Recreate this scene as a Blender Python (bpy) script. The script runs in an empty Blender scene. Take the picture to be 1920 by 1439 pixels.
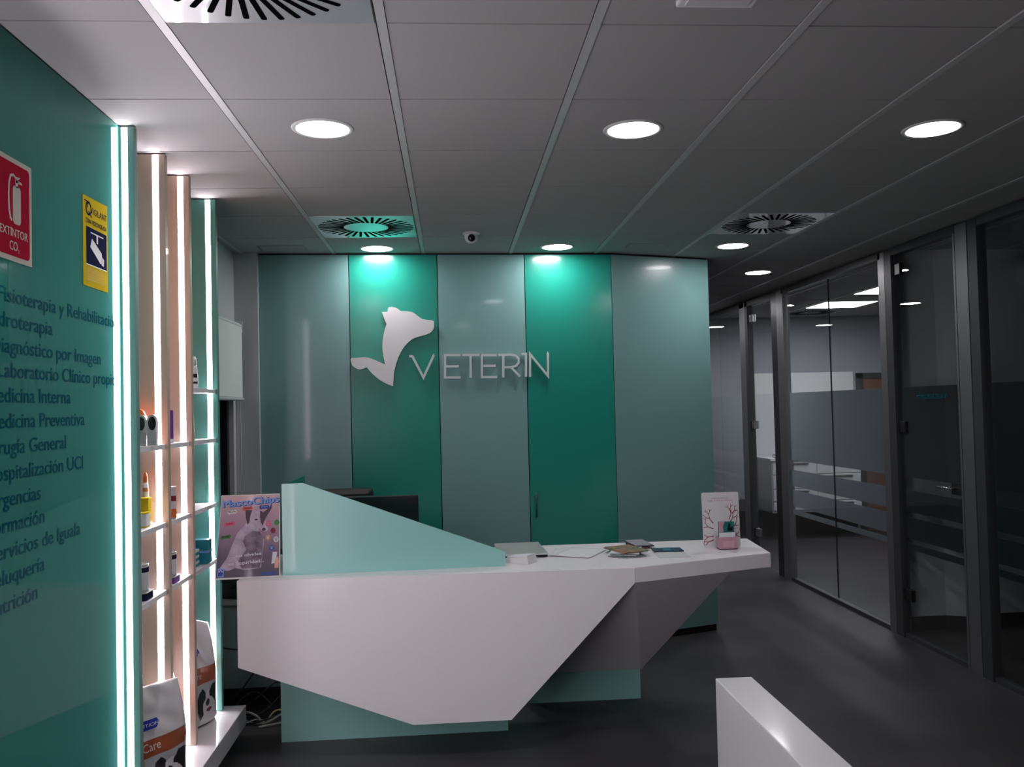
import bpy, bmesh, math, random
from mathutils import Matrix, Vector
random.seed(7)
C = bpy.context.scene.collection
SC = bpy.context.scene
PI = math.pi
H = 2.729          # ceiling height
# ------------------------------------------------------------------ camera
cam = bpy.data.cameras.new('camera'); camo = bpy.data.objects.new('camera', cam); C.objects.link(camo)
cam.sensor_width = 36.0; cam.lens = 36.0 * 1645.404 / 1920; cam.clip_start = 0.02; cam.clip_end = 100
pitch, yaw, roll = .0289, .0695, -.0236
F = Vector((math.sin(yaw) * math.cos(pitch), math.cos(yaw) * math.cos(pitch), math.sin(pitch)))
Rr = Vector((math.cos(yaw), -math.sin(yaw), 0)); U = Rr.cross(F)
R2 = math.cos(roll) * Rr + math.sin(roll) * U; U2 = -math.sin(roll) * Rr + math.cos(roll) * U
camo.matrix_world = Matrix(((R2.x, U2.x, -F.x, 0), (R2.y, U2.y, -F.y, 0), (R2.z, U2.z, -F.z, 1.65), (0, 0, 0, 1)))
SC.camera = camo
# ------------------------------------------------------------------ world, exposure, light levels
w = bpy.data.worlds.new('night'); SC.world = w; w.use_nodes = True
w.node_tree.nodes['Background'].inputs[0].default_value = (.5, .6, .8, 1)
w.node_tree.nodes['Background'].inputs[1].default_value = .02
SC.view_settings.view_transform = 'Standard'; SC.view_settings.look = 'None'
SC.view_settings.exposure = 0.25; SC.view_settings.gamma = 1.0; SC.view_settings.use_curve_mapping = False
DOWNLIGHT = 52.0     # emission of the round ceiling lamps
STRIP = 34.0         # emission of the vertical LED strips
ROOM_PANEL = 19.0     # emission of the square ceiling lamps of the room behind the glass
try:
    SC.cycles.max_bounces = 10; SC.cycles.diffuse_bounces = 5; SC.cycles.glossy_bounces = 4
    SC.cycles.transparent_max_bounces = 16; SC.cycles.sample_clamp_indirect = 6; SC.cycles.caustics_reflective = False
except Exception: pass

# ------------------------------------------------------------------ materials
def srgb(r, g, b):
    f = lambda c: (c / 255 / 12.92) if c / 255 <= .04045 else ((c / 255 + .055) / 1.055) ** 2.4
    return (f(r), f(g), f(b), 1)
def mat(name, col, rough=.5, metal=0, coat=0, coat_r=.05, spec=.5, emit=None, es=0, bump=None, mottle=None):
    m = bpy.data.materials.new(name); m.use_nodes = True; nt = m.node_tree; p = nt.nodes['Principled BSDF']
    p.inputs['Base Color'].default_value = col; p.inputs['Roughness'].default_value = rough
    p.inputs['Metallic'].default_value = metal; p.inputs['Specular IOR Level'].default_value = spec
    p.inputs['Coat Weight'].default_value = coat; p.inputs['Coat Roughness'].default_value = coat_r
    if emit: p.inputs['Emission Color'].default_value = emit; p.inputs['Emission Strength'].default_value = es
    tc = nt.nodes.new('ShaderNodeTexCoord')
    if mottle:
        sc_, c2, lo, hi = mottle
        n = nt.nodes.new('ShaderNodeTexNoise'); n.inputs['Scale'].default_value = sc_; n.inputs['Detail'].default_value = 6
        nt.links.new(tc.outputs['Object'], n.inputs['Vector'])
        r = nt.nodes.new('ShaderNodeValToRGB'); r.color_ramp.elements[0].position = lo; r.color_ramp.elements[1].position = hi
        r.color_ramp.elements[0].color = col; r.color_ramp.elements[1].color = c2
        nt.links.new(n.outputs['Fac'], r.inputs['Fac']); nt.links.new(r.outputs['Color'], p.inputs['Base Color'])
    if bump:
        n = nt.nodes.new('ShaderNodeTexNoise'); n.inputs['Scale'].default_value = bump[0]; n.inputs['Detail'].default_value = 3
        nt.links.new(tc.outputs['Object'], n.inputs['Vector'])
        b = nt.nodes.new('ShaderNodeBump'); b.inputs['Strength'].default_value = bump[1]; b.inputs['Distance'].default_value = .002
        nt.links.new(n.outputs['Fac'], b.inputs['Height']); nt.links.new(b.outputs['Normal'], p.inputs['Normal'])
    return m
def emis(name, col, s):
    m = bpy.data.materials.new(name); m.use_nodes = True; nt = m.node_tree; nt.nodes.clear()
    o = nt.nodes.new('ShaderNodeOutputMaterial'); e = nt.nodes.new('ShaderNodeEmission')
    e.inputs[0].default_value = col; e.inputs[1].default_value = s; nt.links.new(e.outputs[0], o.inputs[0]); return m
def glassmat(name, tint, gloss=1.0):
    m = bpy.data.materials.new(name); m.use_nodes = True; nt = m.node_tree; nt.nodes.clear()
    N = nt.nodes.new; L = nt.links.new
    o = N('ShaderNodeOutputMaterial'); t = N('ShaderNodeBsdfTransparent'); t.inputs[0].default_value = tint
    g = N('ShaderNodeBsdfGlossy'); g.inputs['Roughness'].default_value = .004; g.inputs[0].default_value = (gloss, gloss, gloss, 1)
    ge = N('ShaderNodeNewGeometry'); d = N('ShaderNodeVectorMath'); d.operation = 'DOT_PRODUCT'
    L(ge.outputs['Normal'], d.inputs[0]); L(ge.outputs['Incoming'], d.inputs[1])
    def mth(op, a, b=None):
        x = N('ShaderNodeMath'); x.operation = op
        for k, v in enumerate((a, b)):
            if v is None: continue
            if isinstance(v, (int, float)): x.inputs[k].default_value = v
            else: L(v, x.inputs[k])
        return x.outputs[0]
    a = mth('ABSOLUTE', d.outputs['Value']); a = mth('SUBTRACT', 1.0, a); a = mth('POWER', a, 5.0)
    a = mth('MULTIPLY', a, .96); a = mth('ADD', a, .04)
    mx = N('ShaderNodeMixShader'); L(a, mx.inputs[0]); L(t.outputs[0], mx.inputs[1]); L(g.outputs[0], mx.inputs[2])
    L(mx.outputs[0], o.inputs[0]); return m
def frostmat(name, col, thru):
    m = bpy.data.materials.new(name); m.use_nodes = True; nt = m.node_tree; nt.nodes.clear()
    N = nt.nodes.new; L = nt.links.new
    o = N('ShaderNodeOutputMaterial'); t = N('ShaderNodeBsdfTranslucent'); t.inputs[0].default_value = thru
    d = N('ShaderNodeBsdfDiffuse'); d.inputs[0].default_value = col
    mx = N('ShaderNodeMixShader'); mx.inputs[0].default_value = .35
    L(t.outputs[0], mx.inputs[1]); L(d.outputs[0], mx.inputs[2]); L(mx.outputs[0], o.inputs[0]); return m

M = {}
M['ceil'] = mat('ceiling_tile_white', (.41, .40, .40, 1), .9, bump=(260, .25), spec=.2)
M['runner'] = mat('ceiling_runner_white', (.50, .50, .50, 1), .45)
M['gap'] = mat('ceiling_gap', (.06, .06, .06, 1), .9)
M['floor'] = mat('concrete_floor', (.040, .037, .040, 1), .45, mottle=(1.6, (.066, .061, .065, 1), .38, .68), bump=(9, .25), spec=.45)
M['plaster'] = mat('plaster_white', (.60, .61, .62, 1), .8, bump=(80, .1))
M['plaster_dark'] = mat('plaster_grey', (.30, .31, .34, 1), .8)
M['teal_l'] = mat('teal_gloss_wall', (.060, .265, .230, 1), .6, spec=0, coat=.38, coat_r=.02)
M['teal_p'] = mat('teal_panel', (.014, .27, .20, 1), .26, spec=.5, coat=.55, coat_r=.15)
M['grey_p'] = mat('grey_green_panel', (.20, .37, .36, 1), .30, spec=.5, coat=.13, coat_r=.06)
M['teal_f'] = mat('teal_fin', (.10, .33, .28, 1), .35, coat=.3)
M['teal_f1'] = mat('pale_teal_fin', (.17, .30, .27, 1), .4, coat=.2)
M['beige'] = mat('beige_fin', (.54, .41, .33, 1), .4, coat=.2)
M['aqua'] = mat('aqua_screen', (.29, .58, .54, 1), .30, coat=.2)
M['slot'] = mat('slot_black', (.004, .004, .005, 1), .9, spec=.0)
M['blindf'] = mat('blind_fabric', (.80, .84, .80, 1), .8)
M['white'] = mat('white_lacquer', (.86, .83, .86, 1), .42, coat=.12, coat_r=.1)
M['white_m'] = mat('white_matt', (.72, .72, .72, 1), .6)
M['black'] = mat('black_plastic', (.012, .012, .014, 1), .35)
M['blackg'] = mat('black_gloss', (.006, .006, .008, 1), .15)
M['alu'] = mat('brushed_aluminium', (.30, .30, .31, 1), .42, metal=.85)
M['alud'] = mat('dark_aluminium', (.09, .095, .10, 1), .45, metal=.6)
M['steel'] = mat('polished_steel', (.62, .62, .62, 1), .18, metal=1)
M['plate'] = mat('enamelled_plate', (.40, .42, .44, 1), .30, coat=.8, coat_r=.04)
M['led'] = emis('led_strip_glow', (1, .90, .97, 1), STRIP)
M['lamp'] = emis('downlight_glow', (1, .97, .99, 1), DOWNLIGHT)
M['panel_lamp'] = emis('square_lamp_glow', (.95, .95, 1, 1), ROOM_PANEL)
M['glass'] = glassmat('clear_glass', (.93, .95, .95, 1))
M['frost'] = frostmat('frosted_film', (.05, .058, .065, 1), (.70, .74, .78, 1))
M['signw'] = mat('sign_white', (.72, .70, .71, 1), .35)
M['letter'] = mat('letter_white', (.60, .66, .66, 1), .35)
M['ink'] = mat('lettering_blue_green', (.008, .11, .15, 1), .6, spec=0, coat=.38, coat_r=.02)
M['red'] = mat('sign_red', (.46, .02, .05, 1), .6, spec=0)
M['cream'] = mat('sign_cream', (.66, .62, .55, 1), .6, spec=0)
M['yellow'] = mat('sticker_yellow', (.62, .46, .03, 1), .6, spec=0)
M['navy'] = mat('sticker_navy', (.02, .025, .06, 1), .6, spec=0)
M['paper'] = mat('paper_white', (.74, .74, .78, 1), .7)
M['brown'] = mat('bag_brown', (.34, .085, .035, 1), .3, coat=.4)
M['bagw'] = mat('bag_white', (.66, .62, .63, 1), .28, coat=.5)
M['bagg'] = mat('bag_pale_grey', (.42, .43, .46, 1), .3, coat=.5)
M['blue'] = mat('royal_blue', (.015, .04, .36, 1), .4)
M['orange'] = mat('orange', (.75, .17, .03, 1), .4)
M['tan'] = mat('tan_orange', (.55, .26, .08, 1), .4)
M['purple'] = mat('purple', (.18, .03, .32, 1), .4)
M['tealbox'] = mat('teal_box', (.01, .24, .30, 1), .4)
M['pink'] = mat('pink', (.52, .28, .35, 1), .4)
M['deepteal'] = mat('deep_teal', (.01, .16, .14, 1), .4)
M['rose'] = mat('rose', (.62, .36, .42, 1), .5)
M['branch'] = mat('branch_red', (.30, .06, .10, 1), .5)
M['wood'] = mat('wood_door', (.12, .065, .045, 1), .5, mottle=(3, (.20, .10, .06, 1), .3, .7))
M['white_g'] = mat('white_gloss', (.80, .79, .81, 1), .3, coat=1, coat_r=.09)
M['silver'] = mat('silver_laptop', (.52, .54, .52, 1), .35, metal=.3)
M['cable_g'] = mat('cable_grey', (.35, .36, .33, 1), .5)
M['cable_y'] = mat('cable_yellow', (.45, .40, .12, 1), .5)
M['green'] = mat('poster_green', (.03, .20, .05, 1), .5)
M['pred'] = mat('poster_red', (.70, .10, .12, 1), .5)
M['ppink'] = mat('poster_pink_red', (.75, .10, .20, 1), .5)
M['pmaroon'] = mat('poster_maroon', (.20, .02, .03, 1), .5)
M['pblue'] = mat('poster_light_blue', (.20, .38, .80, 1), .5)
M['pnavy'] = mat('poster_navy', (.03, .07, .28, 1), .5)
M['fur'] = mat('poster_fur', (.60, .50, .62, 1), .6, mottle=(26, (.40, .32, .44, 1), .35, .65))
M['eard'] = mat('poster_ear', (.085, .05, .075, 1), .6)
M['furd'] = mat('poster_dark_fur', (.10, .07, .10, 1), .6, mottle=(22, (.28, .21, .29, 1), .35, .62))
M['skin'] = mat('poster_skin', (.70, .38, .30, 1), .6)
M['leafmix'] = mat('leaflet_print', (.42, .22, .12, 1), .4, mottle=(22, (.10, .16, .12, 1), .42, .58))
M['flyblue'] = mat('flyer_blue', (.010, .045, .085, 1), .4)
M['cabinet'] = mat('grey_green_cabinet', (.20, .26, .26, 1), .5)

# ------------------------------------------------------------------ geometry helpers
def box_bm(bm, a, b, mi=0, bev=0):
    x0, y0, z0 = a; x1, y1, z1 = b
    v = [bm.verts.new(p) for p in ((x0,y0,z0),(x1,y0,z0),(x1,y1,z0),(x0,y1,z0),(x0,y0,z1),(x1,y0,z1),(x1,y1,z1),(x0,y1,z1))]
    fs = [bm.faces.new([v[i] for i in q]) for q in ((3,2,1,0),(4,5,6,7),(0,1,5,4),(1,2,6,5),(2,3,7,6),(3,0,4,7))]
    for f in fs: f.material_index = mi
    if bev:
        es = {e for f in fs for e in f.edges}
        r = bmesh.ops.bevel(bm, geom=list(es), offset=bev, segments=2, affect='EDGES', profile=.6)
        for f in r['faces']: f.material_index = mi
def lathe_bm(bm, prof, n=24, c=(0,0,0), mi=0, smooth=True):
    rings = []
    for r, z in prof:
        if r < 1e-6: rings.append([bm.verts.new((c[0], c[1], c[2]+z))])
        else: rings.append([bm.verts.new((c[0]+r*math.cos(2*PI*i/n), c[1]+r*math.sin(2*PI*i/n), c[2]+z)) for i in range(n)])
    for a, b in zip(rings, rings[1:]):
        for i in range(n):
            j = (i+1) % n
            if len(a) == 1 and len(b) == 1: continue
            if len(a) == 1: f = bm.faces.new((a[0], b[j], b[i]))
            elif len(b) == 1: f = bm.faces.new((a[i], a[j], b[0]))
            else: f = bm.faces.new((a[i], a[j], b[j], b[i]))
            f.material_index = mi; f.smooth = smooth
def prism_bm(bm, pts, z0, z1, mi=0, mi_side=None):
    """polygon in local xy, extruded from z0 to z1"""
    a = sum(pts[i][0]*pts[(i+1)%len(pts)][1]-pts[(i+1)%len(pts)][0]*pts[i][1] for i in range(len(pts)))
    if a < 0: pts = pts[::-1]
    lo = [bm.verts.new((x, y, z0)) for x, y in pts]; hi = [bm.verts.new((x, y, z1)) for x, y in pts]
    f = bm.faces.new(hi); f.material_index = mi; f2 = bm.faces.new(lo[::-1]); f2.material_index = mi
    n = len(pts)
    for i in range(n):
        j = (i+1) % n; s = bm.faces.new((lo[i], lo[j], hi[j], hi[i])); s.material_index = mi if mi_side is None else mi_side
def tube_bm(bm, pts, r, n=8, mi=0, sub=6):
    P = [Vector(p) for p in pts]
    if sub > 1 and len(P) > 2:
        Q = []
        for i in range(len(P)-1):
            p0 = P[max(i-1,0)]; p1 = P[i]; p2 = P[i+1]; p3 = P[min(i+2,len(P)-1)]
            for k in range(sub):
                t = k/sub; Q.append(.5*((2*p1)+(p2-p0)*t+(2*p0-5*p1+4*p2-p3)*t*t+(3*p1-p0-3*p2+p3)*t**3))
        Q.append(P[-1]); P = Q
    prev = None; up = Vector((0,0,1)); u = None
    for i, p in enumerate(P):
        d = (P[min(i+1,len(P)-1)]-P[max(i-1,0)]).normalized()
        if u is None: u = d.cross(up if abs(d.z) < .9 else Vector((1,0,0))).normalized()
        else: u = (u-d*u.dot(d)).normalized()
        v = d.cross(u)
        ring = [bm.verts.new(p+u*r*math.cos(2*PI*k/n)+v*r*math.sin(2*PI*k/n)) for k in range(n)]
        if prev:
            for k in range(n):
                f = bm.faces.new((prev[k], prev[(k+1)%n], ring[(k+1)%n], ring[k])); f.smooth = True; f.material_index = mi
        else: f = bm.faces.new(ring[::-1]); f.material_index = mi
        prev = ring
    f = bm.faces.new(prev); f.material_index = mi
def obj(name, bm, mats, parent=None, loc=None, rz=0, fix=True):
    if fix: bmesh.ops.recalc_face_normals(bm, faces=bm.faces[:])
    me = bpy.data.meshes.new(name); bm.to_mesh(me); bm.free()
    for m in (mats if isinstance(mats, (list, tuple)) else [mats]): me.materials.append(M[m] if isinstance(m, str) else m)
    o = bpy.data.objects.new(name, me); C.objects.link(o)
    if parent: o.parent = parent
    if loc: o.location = loc
    if rz: o.rotation_euler = (0, 0, rz)
    return o
def box(name, a, b, m, parent=None, bev=0):
    bm = bmesh.new(); box_bm(bm, a, b, 0, bev); return obj(name, bm, m, parent)
def tag(o, label, cat, group=None):
    o['label'] = label; o['category'] = cat
    if group: o['group'] = group
    return o
def thing(name, label, cat, loc=(0,0,0), rz=0, group=None):
    o = bpy.data.objects.new(name, None); o.empty_display_size = .05; C.objects.link(o)
    o.location = loc; o.rotation_euler = (0,0,rz); return tag(o, label, cat, group)
def struct(o): o['kind'] = 'structure'; return o
def sempty(name, loc=(0,0,0)):
    o = bpy.data.objects.new(name, None); o.empty_display_size = .05; C.objects.link(o); o.location = loc; return struct(o)
def frame(org, xd, yd):
    x = Vector(xd).normalized(); y = Vector(yd).normalized(); z = x.cross(y)
    return Matrix(((x.x,y.x,z.x,org[0]),(x.y,y.y,z.y,org[1]),(x.z,y.z,z.z,org[2]),(0,0,0,1)))
def setm(o, mtx):
    """world matrix mtx for an object whose parent sits unrotated or rotated anywhere"""
    if o.parent:
        p = o.parent; pm = Matrix.Translation(p.location) @ p.rotation_euler.to_matrix().to_4x4()
        q = p.parent
        while q: pm = (Matrix.Translation(q.location) @ q.rotation_euler.to_matrix().to_4x4()) @ pm; q = q.parent
        mtx = pm.inverted() @ mtx
    o.location = mtx.to_translation(); o.rotation_euler = mtx.to_euler(); return o
def poly(name, pts, m, parent, fr, z0=0, z1=.002):
    bm = bmesh.new(); prism_bm(bm, pts, z0, z1); return setm(obj(name, bm, m, parent), fr)
def text_mesh(s, spacing=1.0):
    cu = bpy.data.curves.new('t', 'FONT'); cu.body = s; cu.size = 1.0; cu.resolution_u = 3; cu.space_character = spacing
    o = bpy.data.objects.new('t', cu); C.objects.link(o)
    bpy.context.view_layer.update()
    me = bpy.data.meshes.new_from_object(o.evaluated_get(bpy.context.evaluated_depsgraph_get()))
    bpy.data.objects.remove(o); bpy.data.curves.remove(cu); return me
def text(name, s, m, parent, fr, cap, width=None, kx=None, bold=0, z=.0004, align='L'):
    """flat lettering in the frame's xy plane; cap = capital height; width = total width or kx = x stretch"""
    me = text_mesh(s); xs = [v.co.x for v in me.vertices]; x0, x1 = min(xs), max(xs)
    ky = cap/.69; k = (width/(x1-x0)) if width else ky*(kx or 1)
    wd = (x1-x0)*k; sh = {'L': 0, 'R': -wd, 'C': -wd/2}[align]
    for v in me.vertices: v.co.x = (v.co.x-x0)*k+sh; v.co.y *= ky; v.co.z = z
    if bold:
        bm = bmesh.new(); bm.from_mesh(me)
        g = bmesh.ops.duplicate(bm, geom=bm.verts[:]+bm.edges[:]+bm.faces[:])
        for v in [e for e in g['geom'] if isinstance(e, bmesh.types.BMVert)]: v.co.x += bold; v.co.z += .0001
        bm.to_mesh(me); bm.free()
    me.materials.clear(); me.materials.append(M[m]); me.name = name
    o = bpy.data.objects.new(name, me); C.objects.link(o); o.parent = parent
    return setm(o, fr)
def ell(cx, cy, rx, ry, n=24, rot=0):
    c, s = math.cos(rot), math.sin(rot)
    return [(cx+rx*math.cos(t)*c-ry*math.sin(t)*s, cy+rx*math.cos(t)*s+ry*math.sin(t)*c) for t in (2*PI*i/n for i in range(n))]
def rrect(x0, y0, x1, y1, r, n=5):
    P = []
    for cx, cy, a in ((x1-r,y1-r,0),(x0+r,y1-r,90),(x0+r,y0+r,180),(x1-r,y0+r,270)):
        for k in range(n+1): t = math.radians(a+90*k/n); P.append((cx+r*math.cos(t), cy+r*math.sin(t)))
    return P

# ------------------------------------------------------------------ room shell
XG = -0.772; YG = 2.4228; T = .6
XL, XR, YN, YF, YE = -1.42, 7.6, -3.4, 10.8, 13.2
GX = 3.13                                   # plane of the glass front
struct(box('floor', (-1.7, YN, -.06), (XR, YE+.1, 0), 'floor'))
bm = bmesh.new()
box_bm(bm, (-1.7, YN, H+.022), (XR, YE+.1, H+.06), 1)
for i in range(-2, 14):
    x0 = XG+i*T
    box_bm(bm, (x0-.011, YN, H-.003), (x0+.0155, YE, H+.0215), 2)
    for j in range(-10, 18):
        y0 = YG+j*T
        a, b = max(x0+.0165, -1.7), min(x0+T-.0155, XR); c, d = y0+.0035, min(y0+T-.0035, YE)
        if a >= b or c >= d: continue
        box_bm(bm, (a, c, H), (b, d, H+.02), 0)
        if j > -10: box_bm(bm, (a-.004, y0-.0035, H+.010), (b+.004, y0+.0035, H+.0212), 2)
struct(obj('ceiling', bm, ['ceil', 'gap', 'runner']))

# back wall: four straight panels and a fifth that turns away
A = Vector((-1.268, 5.929, 0)); B = Vector((1.137, 6.059, 0)); E5 = Vector((1.909, 6.327, 0))
d1 = (B-A).normalized(); d5 = (E5-B).normalized()
wb = sempty('wall_back')
def wpanel(org, d, s0, s1, m):
    f = frame((org.x, org.y, 0), d, (0,0,1))     # local x along wall, y up, z toward the room
    p = poly('wall_panel', [(s0+.003, .05), (s1-.003, .05), (s1-.003, H-.014), (s0+.003, H-.014)], m, wb, f, -.018, 0)
    return p, f
cols = ['grey_p', 'teal_p', 'grey_p', 'teal_p']
cuts = [0, .597, 1.192, 1.795, 2.4085]
pans = []
for k in range(4):
    p, fw = wpanel(A, d1, cuts[k], cuts[k+1], cols[k]); pans.append(p)
FW = frame((A.x, A.y, 0), d1, (0,0,1))
p, f5 = wpanel(B, d5, 0, (E5-B).length, 'grey_p')
bm = bmesh.new()
prism_bm(bm, [(A.x+.004, A.y+.022), (B.x, B.y+.022), (E5.x-.012, E5.y+.018), (E5.x-.012, 7.3), (A.x+.004, 7.3)], 0, H)
obj('wall_core', bm, 'black', wb)
bm = bmesh.new(); tube_bm(bm, [(0,0,0),(0,.17,0)], .0045, 10, sub=1); tube_bm(bm, [(0,.02,0),(0,.02,-.03)], .004, 8, sub=1); tube_bm(bm, [(0,.15,0),(0,.15,-.03)], .004, 8, sub=1)
h = obj('pull_handle', bm, 'alud', pans[3]); setm(h, FW @ Matrix.Translation((1.835, .902, .030)))
# left side: white wall behind the shelving with the window, narrow white return beside the panels
ws = sempty('wall_left')
box('wall_surface', (XL-.12, 4.5, 0), (XL, 5.96, .78), 'plaster', ws)
box('wall_surface', (XL-.12, 4.5, 2.26), (XL, 5.96, H), 'plaster', ws)
box('wall_surface', (XL-.12, 5.845, .78), (XL, 5.96, 2.26), 'plaster', ws)
box('wall_surface', (-1.60, YN, 0), (-1.545, 4.5, H), 'plaster', ws)
box('wall_surface', (-1.70, 4.46, 0), (XL, 4.5, H), 'plaster', ws)
box('wall_return', (XL, 5.90, 0), (A.x+.002, 6.02, H), 'plaster', ws)
wn = sempty('window_1')
box('window_glass', (XL-.10, 4.5, .78), (XL-.09, 5.845, 2.26), 'blackg', wn)
box('window_frame', (XL-.09, 5.795, .78), (XL-.03, 5.845, 2.26), 'black', wn)
box('window_frame', (XL-.09, 5.60, .78), (XL-.05, 5.66, 2.26), 'alu', wn)
box('window_frame', (XL-.09, 4.6, .78), (XL-.05, 5.52, .90), 'alud', wn)
box('window_sill', (XL-.09, 4.5, .76), (XL+.02, 5.845, .78), 'white_m', wn)
struct(box('wall_front', (-1.7, YN-.1, 0), (XR, YN, H), 'black'))
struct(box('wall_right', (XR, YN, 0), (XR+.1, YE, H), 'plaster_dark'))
wf = sempty('wall_far')
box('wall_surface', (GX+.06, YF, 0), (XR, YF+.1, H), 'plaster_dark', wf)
struct(box('wall_hall_end', (-1.7, YE, 0), (GX+.5, YE+.1, H), 'plaster'))
struct(box('wall_hall_side', (-1.7, 6.02, 0), (-1.42, YE, H), 'plaster'))
struct(box('wall_store', (3.6, YF+.1, 0), (3.7, YE, H), 'plaster'))
box('white_cladding', (3.70, YF-.012, 1.76), (5.08, YF-.001, 2.02), 'white_m', wf)
box('grey_cladding', (3.70, YF-.010, .45), (5.08, YF-.001, 1.759), 'plaster', wf)
box('dark_skirting', (GX+.06, YF-.02, 0), (5.08, YF-.001, .45), 'black', wf)
dr = sempty('door_1')
box('door_frame', (5.12, YF-.04, 0), (5.20, YF-.001, 2.0), 'alud', dr); box('door_frame', (6.0, YF-.04, 0), (6.08, YF-.001, 2.0), 'alud', dr)
box('door_frame', (5.12, YF-.04, 1.93), (6.08, YF-.001, 2.0), 'alud', dr)
box('door_leaf', (5.20, YF-.025, .01), (6.0, YF-.001, 1.93), 'wood', dr)
# wall between the dark office and the lit room, with a boxed column
wd_ = sempty('wall_middle')
bm = bmesh.new(); prism_bm(bm, [(GX+.06,6.10),(3.50,6.10),(3.66,6.02),(3.80,6.02),(3.80,6.10),(XR,6.10),(XR,6.16),(GX+.06,6.16)], .10, H); obj('wall_surface', bm, 'plaster', wd_)
bm = bmesh.new(); prism_bm(bm, [(GX+.06,6.095),(3.50,6.095),(3.66,6.015),(3.81,6.015),(3.81,6.095),(XR,6.095),(XR,6.16),(GX+.06,6.16)], 0, .10); obj('skirting', bm, 'black', wd_)

# ------------------------------------------------------------------ left teal wall and lettering
XW = -1.199; ZB = .21
wl = sempty('wall_cladding_left')
box('wall_panel', (XW-.02, 1.57, ZB), (XW, 3.285, H-.006), 'teal_l', wl)
lines = [("Fisioterapia y Rehabilitación", 3.257), ("Hidroterapia", 2.735), ("Diagnóstico por Imagen", 3.098), ("Laboratorio Clínico propio", 3.235),
         ("Medicina Interna", 2.857), ("Medicina Preventiva", 2.961), ("Cirugía General", 2.82), ("Hospitalización UCI", 2.945), ("Urgencias", 2.65),
         ("Formación", 2.672), ("Servicios de Iguala", 2.92), ("Peluquería", 2.67), ("Nutrición", 2.625)]
zs = [1.974, 1.905, 1.835, 1.768, 1.700, 1.630, 1.560, 1.490, 1.420, 1.350, 1.281, 1.212, 1.138]
for (s, ye), z in zip(lines, zs):
    fr = frame((XW, ye, z), (0,1,0), (0,0,1))
    text('lettering', s, 'ink', wl, fr, .041, kx=1.27, z=.0009, align='R', bold=.0034)

# ------------------------------------------------------------------ shelving with fins
sh = thing('display_shelving', 'tall built-in display shelving of teal and beige fins with glowing LED strips', 'shelving', (-1.2, 3.8, 0))
FY = [3.295, 3.645, 3.975, 4.415]; fm = ['teal_f1', 'beige', 'beige', 'teal_f']; XF = -1.147
ZB = .21
for y, m in zip(FY, fm):
    bm = bmesh.new(); box_bm(bm, (-1.54, y, ZB), (XF, y+.032, H-.004), 0, .002)
    f = setm(obj('fin', bm, m, sh), Matrix())
    f['label'] = 'teal vertical fin' if m[:4] == 'teal' else 'beige vertical fin'
    q = .005 if y < 3.4 else 0
    l = box('led_strip', (XF-.049+q, y-.0006, ZB+.006), (XF-.026+q/2, y-.0001, H-.008), 'led', f); l.matrix_parent_inverse = Matrix(); setm(l, Matrix()); 
    l['label'] = 'glowing white LED strip'
bays = [(0, [.945, 1.215, 1.53]), (1, [.945, 1.213, 1.529]), (2, [.943, 1.215, 1.53, 1.77])]
for k, zz in bays:
    for z in zz:
        s = box('shelf', (-1.535, FY[k]+.033, z-.010), (-1.158, FY[k+1]-.001, z+.010), 'white', sh, .001); setm(s, Matrix())
bm = bmesh.new(); box_bm(bm, (-1.54, 1.56, .115), (-1.05, 4.49, ZB-.0005), 0, .003)
setm(obj('base_slab', bm, 'white_g', sh), Matrix())
setm(box('recessed_plinth', (-1.54, 1.6, 0), (-1.25, 4.44, .115), 'black', sh), Matrix())
setm(box('back_panel', (-1.545, 3.3, ZB), (-1.53, 4.46, H-.004), 'beige', sh), Matrix())


# unseen mirrored bay near the lettered panel, added to light desk front and ceiling
added_bay = thing('display_shelving', 'added unseen bay of LED fins, mirrored past the lettered panel to light the desk front', 'shelving', (-1.2, .9, 0))
for y, m in zip([1.56, 1.21, .88, .44], fm):
    f = setm(box('fin', (-1.54, y-.032, ZB), (XF, y, H-.004), m, added_bay, .002), Matrix())
    setm(box('led_strip', (XF-.051, y+.0001, ZB+.006), (XF-.026, y+.0006, H-.008), 'led', f), Matrix())
setm(box('base_slab', (-1.54, .36, .115), (-1.05, 1.558, ZB-.0005), 'white_g', added_bay, .003), Matrix())
setm(box('back_panel', (-1.545, .36, ZB), (-1.53, 1.55, H-.004), 'beige', added_bay), Matrix())

# ------------------------------------------------------------------ ceiling lamps
lamps = [(-.464, 3.334, 'round downlight above the LED shelving, left of the front row'), (.730, 3.350, 'middle round downlight of the front row'),
         (1.939, 3.344, 'round downlight at the right of the front row'), (-.468, 5.805, 'round downlight washing the teal panel with the dog emblem'),
         (.730, 5.815, 'round downlight washing the teal panel with the handle'), (1.941, 5.845, 'round downlight just right of the end wall panel'),
         (2.547, 7.056, 'farthest round downlight, at the corridor entrance'),
         (2.547, 9.50, 'round downlight in the corridor, seen only as its reflection in the glass'), (2.547, 12.0, 'round downlight at the corridor end, reflected in the far glass pane'),
         (1.10, 9.48, 'round downlight in the hall behind the panel wall, reflected in the office glass'), (1.00, 12.0, 'round downlight deepest in the hall behind the panel wall'),
         (.730, .84, 'round downlight over the entrance side'), (-.464, .84, 'round downlight over the entrance side by the lettered wall')]
base = thing('downlight', lamps[0][2], 'ceiling light', (lamps[0][0], lamps[0][1], H), group='round LED downlights')
bm = bmesh.new(); lathe_bm(bm, [(.098,-.002),(.1,-.005),(.113,-.005),(.117,-.001),(.117,.002),(.098,.002)], 40); setm(obj('trim_ring', bm, 'white_m', base), Matrix.Translation((lamps[0][0], lamps[0][1], H)))
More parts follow.
